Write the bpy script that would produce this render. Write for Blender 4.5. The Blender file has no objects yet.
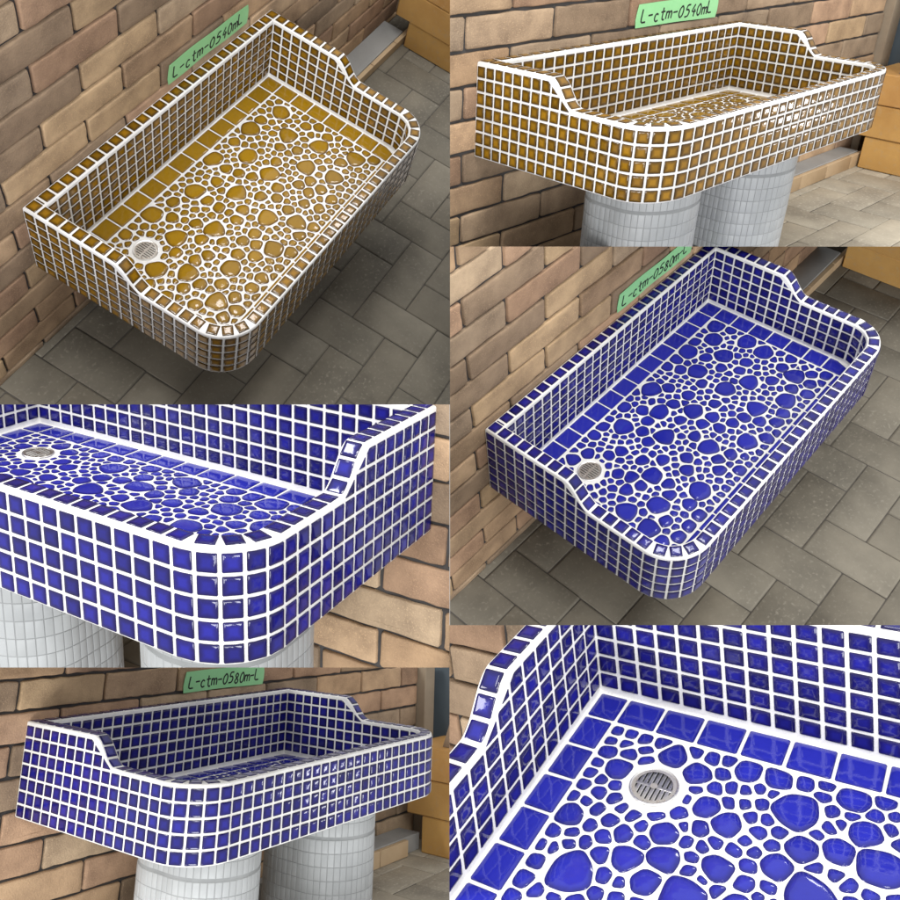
import bpy, bmesh, math, random
from mathutils import Vector, Matrix
from bpy_extras.object_utils import world_to_camera_view
sc = bpy.context.scene
COL = sc.collection
# ---------------------------------------------------------------- camera
PITCH = 57.0
cam_d = bpy.data.cameras.new("camera"); cam = bpy.data.objects.new("camera", cam_d); COL.objects.link(cam)
cam_d.sensor_width = 36; cam_d.lens = 34.0; cam_d.shift_y = -80 / 900; cam_d.clip_start = 0.05; cam_d.clip_end = 200
cam.location = (0, 0, 1.7); cam.rotation_euler = (math.radians(PITCH), 0, 0)
sc.camera = cam
CW = Matrix.Rotation(math.radians(PITCH), 3, 'X') @ Matrix.Diagonal((1, -1, -1))   # (right, down, forward) -> world
EYE = Vector((0, 0, 1.7))
# ---------------------------------------------------------------- light
sc.view_settings.view_transform = 'Standard'; sc.view_settings.look = 'None'
sc.view_settings.exposure = 0.10; sc.view_settings.gamma = 1.0
W = bpy.data.worlds.new("World"); sc.world = W; W.use_nodes = True
wn = W.node_tree.nodes; wl = W.node_tree.links; wn.clear()
wo = wn.new('ShaderNodeOutputWorld'); bg = wn.new('ShaderNodeBackground'); wl.new(bg.outputs[0], wo.inputs[0])
tc = wn.new('ShaderNodeTexCoord'); sp = wn.new('ShaderNodeSeparateXYZ'); wl.new(tc.outputs['Generated'], sp.inputs[0])
cr = wn.new('ShaderNodeValToRGB'); mr = wn.new('ShaderNodeMapRange')
mr.inputs['From Min'].default_value = -1; mr.inputs['From Max'].default_value = 1
wl.new(sp.outputs['Z'], mr.inputs['Value']); wl.new(mr.outputs[0], cr.inputs[0]); wl.new(cr.outputs[0], bg.inputs[0])
e = cr.color_ramp.elements
e[0].position = 0.3; e[0].color = (.52, .50, .48, 1)
e[1].position = 1.0; e[1].color = (1.0, 1.0, 1.0, 1)
m_ = cr.color_ramp.elements.new(0.62); m_.color = (.80, .80, .82, 1)
bg.inputs[1].default_value = 1.06
def area(name, loc, tgt, sx, sy, power, col=(1, 1, 1)):
    d = bpy.data.lights.new(name, 'AREA'); d.shape = 'RECTANGLE'; d.size = sx; d.size_y = sy; d.energy = power; d.color = col
    o = bpy.data.objects.new(name, d); COL.objects.link(o); o.location = loc
    o.rotation_euler = (Vector(tgt) - Vector(loc)).to_track_quat('-Z', 'Y').to_euler(); return o
for sx in (-1.15, 1.15):
    for sy in (0, 1.7): area('skylight_lamp', (1.2 + sx, -2.4 + sy, 7.4), (0.1, 1.9, 0.6), 1.5, .9, 66, (1, .985, .96))
for sx in (-2.8, -.2, 2.2): area('front_fill_lamp', (sx, -9.0, 1.6), (0, 1.9, 0.8), 1.5, 3.4, 225, (.97, .985, 1))  # added front fill near eye height, strips spaced like a pillared opening
area('side_fill_lamp', (-3.6, 1.0, 3.0), (-.7, 1.7, .75), 1.6, 1.2, 85, (1, .99, .97))  # added fill from the left, aimed at the bottom-left basin
area('tube_lamp', (-0.6, 0.2, 5.2), (0.0, 1.6, 0.6), 1.3, 0.07, 14)
area('tube_lamp', (-0.6, -0.5, 5.0), (0.0, 1.6, 0.6), 1.3, 0.07, 14)
# ---------------------------------------------------------------- where each of the six arrangements stands
P = 0.025           # one mosaic tile pitch in metres
POSE = {
 'A': {"R": [0.458279, -0.851791, 0.253835, -0.694433, -0.521395, -0.495893, 0.554746, 0.050986, -0.830456], "T": [-31.9304, -7.9742, 65.7316], "s": [1.0458, 0.9832, 0.9726]},
 'B': {"R": [0.7317, -0.681368, 0.018796, -0.328293, -0.376442, -0.866323, 0.59736, 0.627718, -0.499131], "T": [1.8419, -16.0639, 63.9683], "s": [1.2058, 0.8764, 0.9463]},
 'C': {"R": [0.894547, 0.444288, 0.048932, 0.157558, -0.210983, -0.964708, -0.418285, 0.870686, -0.258735], "T": [-29.4647, 4.0768, 61.2124], "s": [1.0884, 0.895, 1.0266]},
 'D': {"R": [0.699018, -0.709921, -0.085945, -0.535468, -0.43997, -0.720903, 0.47397, 0.549945, -0.687687], "T": [3.2464, 9.4898, 68.8055], "s": [1.0654, 0.9644, 0.9733]},
 'E': {"R": [0.566444, -0.823739, 0.024408, 0.205295, 0.112364, -0.972229, 0.79812, 0.555724, 0.232757], "T": [-32.8379, 33.7666, 64.1776], "s": [0.9557, 1.1123, 0.9407]},
 'F': {"R": [0.829395, 0.543988, -0.127208, 0.019002, -0.255038, -0.966744, -0.55834, 0.799395, -0.221864], "T": [7.103, 15.7836, 42.491], "s": [0.9929, 1.1172, 0.9014]}}
BOX = dict(A=(0,0,450,404.5), B=(450,0,900,246.6), C=(0,404.5,449.5,667.5), D=(450,246.6,900,625.2), E=(0,667.5,449.5,900), F=(449.5,625.2,900,900))
FZ = dict(A=-10.5, D=-10.5, B=-13.0, E=-13.0, C=-12.5, F=-12.5)
L, D, T, R, ZF = 29.14, 18.1, 1.08, 3.2, 0.78
HI, LO = 7.25, 5.25
class Panel: pass
PN = {}
for k, v in POSE.items():
    q = Panel(); q.k = k
    q.R = CW @ Matrix((v['R'][0:3], v['R'][3:6], v['R'][6:9]))
    q.T = EYE + CW @ (Vector(v['T']) * P)
    q.S = v['s']
    a, b, c, d = BOX[k]; g = 110
    a, b, c, d = (a if a > 1 else -g, b if b > 1 else -g, c if c < 899 else 900 + g, d if d < 899 else 900 + g)
    u0, v0, u1, v1 = (a - 450) / 850, (b - 370) / 850, (c - 450) / 850, (d - 370) / 850
    q.pl = [CW @ Vector(n_).normalized() for n_ in ((1, 0, -u0), (-1, 0, u1), (0, 1, -v0), (0, -1, v1))]   # inside: n.(p-eye) > 0
    PN[k] = q
def loc_of(q, pt):      # panel coordinates (x along the wall, y out from the wall, z up), tile pitches -> metres before rotation
    return Vector((pt[0] * q.S[0], -pt[1] * q.S[1], pt[2] * q.S[2])) * P
def tag(o, label=None, cat=None, group=None, kind=None):
    if label: o['label'] = label
    if cat: o['category'] = cat
    if group: o['group'] = group
    if kind: o['kind'] = kind
    return o
def frame(q, base):
    return Matrix.Translation(q.R @ loc_of(q, base) + q.T) @ q.R.to_4x4()
def empty(name, q, base):
    o = bpy.data.objects.new(name, None); COL.objects.link(o); o.empty_display_size = .05
    o.matrix_world = frame(q, base); o['_b'] = list(base); return o
# added lamps, each set along a mirror direction so its glint lands on the glaze
def glint(q, pt, n, dist, sx, sy, power):
    w = q.R @ loc_of(q, pt) + q.T; nn = (q.R @ Vector((n[0], -n[1], n[2]))).normalized(); d = (w - EYE).normalized()
    r = d - 2 * d.dot(nn) * nn; area('glint_lamp', w + r * dist, w, sx, sy, power)
glint(PN['B'], (12.5, D, 4.5), (0, 1, 0), 3.8, .30, .10, 1.6)
glint(PN['E'], (12.5, D, 4.4), (0, 1, 0), 3.8, .30, .10, 1.6)
glint(PN['A'], (2.4, 16.6, LO), (0, 0, 1), 3.6, .34, .2, 3.2)
glint(PN['D'], (1.4, 16.2, LO), (0, 0, 1), 3.6, .34, .2, 3.2)
glint(PN['C'], (L - .5, 9.0, 6.2), (0, .70, .714), 3.2, .30, .24, 6)
glint(PN['F'], (15, 2.0, ZF), (0, 0, 1), 3.2, .7, .16, 6)
# ---------------------------------------------------------------- mesh collector
class MB:
    def __init__(s): s.v = []; s.f = []; s.c = []
    def add(s, vs, fs, col=(1, 1, 1)):
        n = len(s.v); s.v += vs; s.f += [tuple(i + n for i in f) for f in fs]
        s.c += (col if isinstance(col, list) else [col] * len(vs))
    def box(s, a, b, col=(1, 1, 1), bev=0.0):
        (x0, y0, z0), (x1, y1, z1) = a, b; e_ = bev
        if e_ <= 0:
            vs = [(x, y, z) for z in (z0, z1) for y in (y0, y1) for x in (x0, x1)]
            s.add(vs, [(0,1,3,2),(4,6,7,5),(0,4,5,1),(2,3,7,6),(0,2,6,4),(1,5,7,3)], col); return
        vs = []
        for sx in (0, 1):
            for sy in (0, 1):
                for sz in (0, 1):
                    X = (x0, x1)[sx]; Y = (y0, y1)[sy]; Z = (z0, z1)[sz]
                    ix = X + (e_ if sx == 0 else -e_); iy = Y + (e_ if sy == 0 else -e_); iz = Z + (e_ if sz == 0 else -e_)
                    vs += [(X, iy, iz), (ix, Y, iz), (ix, iy, Z)]
        def id_(sx, sy, sz, ax): return ((sx * 2 + sy) * 2 + sz) * 3 + ax
        fs = []
        for sv in (0, 1):
            fs.append(tuple(id_(sv, a_, b_, 0) for a_, b_ in ((0,0),(1,0),(1,1),(0,1))))
            fs.append(tuple(id_(a_, sv, b_, 1) for a_, b_ in ((0,0),(1,0),(1,1),(0,1))))
            fs.append(tuple(id_(a_, b_, sv, 2) for a_, b_ in ((0,0),(1,0),(1,1),(0,1))))
        for p_ in (0, 1):
            for r_ in (0, 1):
                fs.append((id_(p_, r_, 0, 0), id_(p_, r_, 1, 0), id_(p_, r_, 1, 1), id_(p_, r_, 0, 1)))
                fs.append((id_(p_, 0, r_, 0), id_(p_, 1, r_, 0), id_(p_, 1, r_, 2), id_(p_, 0, r_, 2)))
                fs.append((id_(0, p_, r_, 1), id_(1, p_, r_, 1), id_(1, p_, r_, 2), id_(0, p_, r_, 2)))
                for t_ in (0, 1): fs.append(tuple(id_(p_, r_, t_, a_) for a_ in (0, 1, 2)))
        s.add(vs, fs, col)
    def build(s, name, q, mat, parent=None, base=None, angle=40, cap=False, recalc=False):
        """one mesh object; points in panel coordinates; cut back to the arrangement's own bay"""
        if parent is not None: base = list(parent['_b'])
        elif base is None: base = s.v[0]
        me = bpy.data.meshes.new(name)
        b0 = loc_of(q, base)
        me.from_pydata([loc_of(q, p_) - b0 for p_ in s.v], [], [f[::-1] for f in s.f])
        at = me.color_attributes.new('Col', 'FLOAT_COLOR', 'POINT')
        at.data.foreach_set('color', [x_ for c_ in s.c for x_ in (c_[0], c_[1], c_[2], 1.0)])
        bm = bmesh.new(); bm.from_mesh(me)
        if recalc: bmesh.ops.recalc_face_normals(bm, faces=bm.faces)
        M = frame(q, base); Mi = M.inverted(); eye = Mi @ EYE; r3 = q.R.transposed()
        for n_ in q.pl:
            nl = r3 @ n_
            ds = [(v_.co - eye).dot(nl) for v_ in bm.verts]
            if not ds: break
            if min(ds) >= 0: continue
            if max(ds) <= 0: bm.clear(); break
            g = bm.verts[:] + bm.edges[:] + bm.faces[:]
            r_ = bmesh.ops.bisect_plane(bm, geom=g, dist=1e-7, plane_co=eye, plane_no=nl, clear_inner=True)
            if cap:
                ed = [x_ for x_ in r_['geom_cut'] if isinstance(x_, bmesh.types.BMEdge) and x_.is_valid]
                if ed:
                    try: bmesh.ops.triangle_fill(bm, use_beauty=False, use_dissolve=False, edges=ed)
                    except Exception: pass
        if not bm.faces:
            bm.free(); bpy.data.meshes.remove(me); return None
        bm.to_mesh(me); bm.free()
        me.polygons.foreach_set('use_smooth', [True] * len(me.polygons))
        me.set_sharp_from_angle(angle=math.radians(angle))
        me.materials.append(mat)
        o = bpy.data.objects.new(name, me); COL.objects.link(o)
        if parent is not None: o.parent = parent; 
        else: o.matrix_world = M
        o['_b'] = list(base)
        return o
def shrink(poly, ins):
    n = len(poly); cx = sum(p_[0] for p_ in poly) / n; cy = sum(p_[1] for p_ in poly) / n
    r = 1e9
    for i in range(n):
        (ax, ay), (bx, by) = poly[i], poly[(i + 1) % n]; l = math.hypot(bx - ax, by - ay)
        if l < 1e-5: continue
        r = min(r, abs((bx - ax) * (cy - ay) - (by - ay) * (cx - ax)) / l)
    k = max(0.03, 1 - ins / max(r, 1e-4))
    return [(cx + (x - cx) * k, cy + (y - cy) * k) for x, y in poly]
def rounded(poly, d, n=1):
    out = []; m = len(poly)
    for i in range(m):
        p0, p1, p2 = poly[i - 1], poly[i], poly[(i + 1) % m]
        for (a, sgn) in ((p0, 0), (p2, 1)):
            l = math.hypot(a[0] - p1[0], a[1] - p1[1]) or 1; t_ = min(d, l * .45) / l
            out.append((p1[0] + (a[0] - p1[0]) * t_, p1[1] + (a[1] - p1[1]) * t_))
    return rounded(out, d * .35, n - 1) if n > 1 else out
def clip2(poly, nx, ny, c):
    out = []
    for i in range(len(poly)):
        a = poly[i]; b = poly[(i + 1) % len(poly)]; da = nx * a[0] + ny * a[1] - c; db = nx * b[0] + ny * b[1] - c
        if da <= 0: out.append(a)
        if da * db < 0:
            t_ = da / (da - db); out.append((a[0] + t_ * (b[0] - a[0]), a[1] + t_ * (b[1] - a[1])))
    return out
def tile(mb, poly, mp, prof, rnd):
    """raised tile over a convex outline; mp(u, v, h) -> point; prof = [(inset, height, centre-ness)]; last ring is filled"""
    n = len(poly)
    if n < 3: return
    vs = []; cs = []
    for ins, h, ce in prof:
        for (u, v) in shrink(poly, ins): vs.append(mp(u, v, h)); cs.append((rnd, ce, 0))
    fs = []
    for r_ in range(len(prof) - 1):
        for i in range(n):
            j = (i + 1) % n; fs.append((r_ * n + i, r_ * n + j, (r_ + 1) * n + j, (r_ + 1) * n + i))
    fs.append(tuple(range((len(prof) - 1) * n, len(prof) * n)))
    mb.add(vs, fs, cs)
# ---------------------------------------------------------------- materials
def new_mat(name):
    m = bpy.data.materials.new(name); m.use_nodes = True; nt = m.node_tree
    return m, nt.nodes, nt.links, nt.nodes['Principled BSDF']
def node(ns, t, **kw):
    n = ns.new(t)
    for k_, v_ in kw.items():
        if k_ in n.inputs: n.inputs[k_].default_value = v_
        else: setattr(n, k_, v_)
    return n
def glaze(name, edge, mid, var, rough=.07):
    m, ns, ls, b = new_mat(name)
    at = node(ns, 'ShaderNodeAttribute', attribute_name='Col'); s_ = ns.new('ShaderNodeSeparateColor'); ls.new(at.outputs['Color'], s_.inputs[0])
    to = ns.new('ShaderNodeTexCoord'); nz = node(ns, 'ShaderNodeTexNoise', Scale=160., Detail=3.); ls.new(to.outputs['Object'], nz.inputs['Vector'])
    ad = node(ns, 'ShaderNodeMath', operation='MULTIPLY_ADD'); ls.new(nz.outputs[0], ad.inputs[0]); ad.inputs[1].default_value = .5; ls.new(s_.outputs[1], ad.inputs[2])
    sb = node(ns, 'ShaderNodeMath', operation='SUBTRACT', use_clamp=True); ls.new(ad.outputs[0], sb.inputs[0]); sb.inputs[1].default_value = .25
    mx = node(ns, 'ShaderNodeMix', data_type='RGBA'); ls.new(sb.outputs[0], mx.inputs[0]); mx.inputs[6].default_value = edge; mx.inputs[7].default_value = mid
    hv = ns.new('ShaderNodeHueSaturation'); ls.new(mx.outputs[2], hv.inputs['Color'])
    mr = node(ns, 'ShaderNodeMapRange'); ls.new(s_.outputs[0], mr.inputs['Value']); mr.inputs['To Min'].default_value = 1 - var; mr.inputs['To Max'].default_value = 1 + var
    ls.new(mr.outputs[0], hv.inputs['Value'])
    ls.new(hv.outputs[0], b.inputs['Base Color'])
    b.inputs['Roughness'].default_value = rough; b.inputs['IOR'].default_value = 1.5; b.inputs['Specular IOR Level'].default_value = .5
    n2 = node(ns, 'ShaderNodeTexNoise', Scale=70., Detail=2.); ls.new(to.outputs['Object'], n2.inputs['Vector'])
    bp = node(ns, 'ShaderNodeBump', Strength=.12, Distance=.002); ls.new(n2.outputs[0], bp.inputs['Height']); ls.new(bp.outputs[0], b.inputs['Normal'])
    return m
def stone(name, c1, c2, scale, rough=.8, bump=.3, dist=.002, var=0., speck=None, det=6., fine=1.):
    m, ns, ls, b = new_mat(name)
    to = ns.new('ShaderNodeTexCoord'); nz = node(ns, 'ShaderNodeTexNoise', Scale=scale, Detail=det, Roughness=.62); ls.new(to.outputs['Object'], nz.inputs['Vector'])
    rp = ns.new('ShaderNodeValToRGB'); ls.new(nz.outputs[0], rp.inputs[0]); rp.color_ramp.elements[0].color = c1; rp.color_ramp.elements[1].color = c2
    rp.color_ramp.elements[0].position = .33; rp.color_ramp.elements[1].position = .68
    out = rp.outputs[0]
    if speck:
        n3 = node(ns, 'ShaderNodeTexNoise', Scale=scale * 14 * fine, Detail=3.); ls.new(to.outputs['Object'], n3.inputs['Vector'])
        r3 = ns.new('ShaderNodeValToRGB'); ls.new(n3.outputs[0], r3.inputs[0]); r3.color_ramp.elements[0].position = .56; r3.color_ramp.elements[1].position = .72
        mx = node(ns, 'ShaderNodeMix', data_type='RGBA'); ls.new(r3.outputs[0], mx.inputs[0]); ls.new(out, mx.inputs[6]); mx.inputs[7].default_value = speck; out = mx.outputs[2]
    at = node(ns, 'ShaderNodeAttribute', attribute_name='Col')
    mu = node(ns, 'ShaderNodeMix', data_type='RGBA', blend_type='MULTIPLY'); mu.inputs[0].default_value = 1; ls.new(out, mu.inputs[6]); ls.new(at.outputs['Color'], mu.inputs[7])
    ls.new(mu.outputs[2], b.inputs['Base Color'])
    b.inputs['Roughness'].default_value = rough; b.inputs['Specular IOR Level'].default_value = .25
    n2 = node(ns, 'ShaderNodeTexNoise', Scale=scale * 9 * fine, Detail=6.); ls.new(to.outputs['Object'], n2.inputs['Vector'])
    bp = node(ns, 'ShaderNodeBump', Strength=bump, Distance=dist); ls.new(n2.outputs[0], bp.inputs['Height']); ls.new(bp.outputs[0], b.inputs['Normal'])
    return m
def metal(name, c, rough):
    m, ns, ls, b = new_mat(name)
    b.inputs['Metallic'].default_value = 1; b.inputs['Base Color'].default_value = c
    to = ns.new('ShaderNodeTexCoord'); nz = node(ns, 'ShaderNodeTexNoise', Scale=300., Detail=3.); ls.new(to.outputs['Object'], nz.inputs['Vector'])
    mr = node(ns, 'ShaderNodeMapRange'); ls.new(nz.outputs[0], mr.inputs['Value']); mr.inputs['To Min'].default_value = rough * .6; mr.inputs['To Max'].default_value = rough * 1.6
    ls.new(mr.outputs[0], b.inputs['Roughness']); return m
M = {}
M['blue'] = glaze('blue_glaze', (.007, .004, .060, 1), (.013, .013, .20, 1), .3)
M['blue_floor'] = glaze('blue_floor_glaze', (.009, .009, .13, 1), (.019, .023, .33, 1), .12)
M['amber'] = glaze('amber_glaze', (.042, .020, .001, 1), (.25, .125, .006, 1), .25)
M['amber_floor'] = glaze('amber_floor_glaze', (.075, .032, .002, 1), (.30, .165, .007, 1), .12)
M['grout'] = stone('white_grout', (.74, .73, .705, 1), (.88, .875, .86, 1), 26, .6, .5, .0009, speck=(.68, .665, .63, 1), fine=2.)
M['brick'] = stone('brick_face', (.62, .59, .57, 1), (1.16, 1.13, 1.08, 1), 13, .85, .8, .0014, speck=(1.22, 1.17, 1.08, 1), det=9., fine=2.6)
M['mortar'] = stone('dark_mortar', (.040, .037, .036, 1), (.085, .080, .077, 1), 12, .9, .6, .002)
M['paver'] = stone('grey_paver', (.50, .475, .44, 1), (1.22, 1.16, 1.05, 1), 3.0, .72, .35, .0008, speck=(1.12, 1.08, 1.0, 1), det=10., fine=3.)
M['joint'] = stone('joint_sand', (.06, .053, .045, 1), (.11, .10, .088, 1), 12, .95)
M['block'] = stone('tan_block', (.40, .215, .065, 1), (.53, .31, .10, 1), 5, .85, .6, .0014, speck=(.44, .27, .11, 1))
M['pedestal'] = stone('pale_ceramic', (.37, .385, .39, 1), (.46, .475, .475, 1), 8, .35, .1, .0006)
M['pedgrout'] = stone('grey_grout', (.27, .28, .28, 1), (.33, .34, .34, 1), 20, .8)
M['steel'] = metal('drain_steel', (.86, .85, .82, 1), .28)
M['dark'] = stone('drain_shade', (.012, .012, .012, 1), (.02, .02, .02, 1), 20, .8)
M['tape'] = stone('green_tape', (.27, .62, .28, 1), (.34, .70, .34, 1), 6, .32, .25, .001)
M['ink'] = stone('marker_ink', (.012, .012, .014, 1), (.02, .02, .022, 1), 30, .5)
M['wood'] = stone('pale_wood', (.46, .33, .19, 1), (.58, .43, .27, 1), 6, .7, .3)
M['post'] = stone('weathered_post', (.22, .17, .12, 1), (.30, .24, .17, 1), 8, .8, .3)
M['board'] = stone('brown_board', (.22, .155, .10, 1), (.30, .215, .145, 1), 2.5, .75, .3)
M['slate'] = stone('slate_panel', (.055, .072, .085, 1), (.085, .105, .12, 1), 2.5, .5, .15)
M['greystone'] = stone('grey_ledge', (.26, .26, .25, 1), (.34, .34, .33, 1), 6, .8, .3)
# ---------------------------------------------------------------- the basin
def S01(t_, w=.40):
    t_ = max(0., min(1., t_))
    if t_ < w: return t_ * t_ / (2 * w * (1 - w))
    if t_ > 1 - w: return 1 - (1 - t_) ** 2 / (2 * w * (1 - w))
    return (t_ - w / 2) / (1 - w)
YA, YB = 7.75, 10.3
def Hy(y): return HI - (HI - LO) * S01((y - YA) / (YB - YA))
def plan(s, d):
    """point and outward normal on the open U (left side, front, right side) inset by d; s from the wall along it"""
    r = R - d; a = r * math.pi / 2; s1 = D - R; fl = L - 2 * R
    if s <= s1: return (d, s, -1, 0)
    s -= s1
    if s <= a:
        th = s / r; return (R - r * math.cos(th), D - R + r * math.sin(th), -math.cos(th), math.sin(th))
    s -= a
    if s <= fl: return (R + s, D - d, 0, 1)
    s -= fl
    if s <= a:
        th = s / r; return (L - R + r * math.sin(th), D - R + r * math.cos(th), math.sin(th), math.cos(th))
    s -= a
    return (L - d, D - R - s, 1, 0)
def rnd(): return random.random()
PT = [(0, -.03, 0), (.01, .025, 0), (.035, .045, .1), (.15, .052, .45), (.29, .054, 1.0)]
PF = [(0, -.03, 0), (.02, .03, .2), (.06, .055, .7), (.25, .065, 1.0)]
PP = [(0, -.03, 0), (.015, .022, .0), (.05, .046, .3), (.12, .062, .8), (.22, .070, 1.0)]
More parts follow.
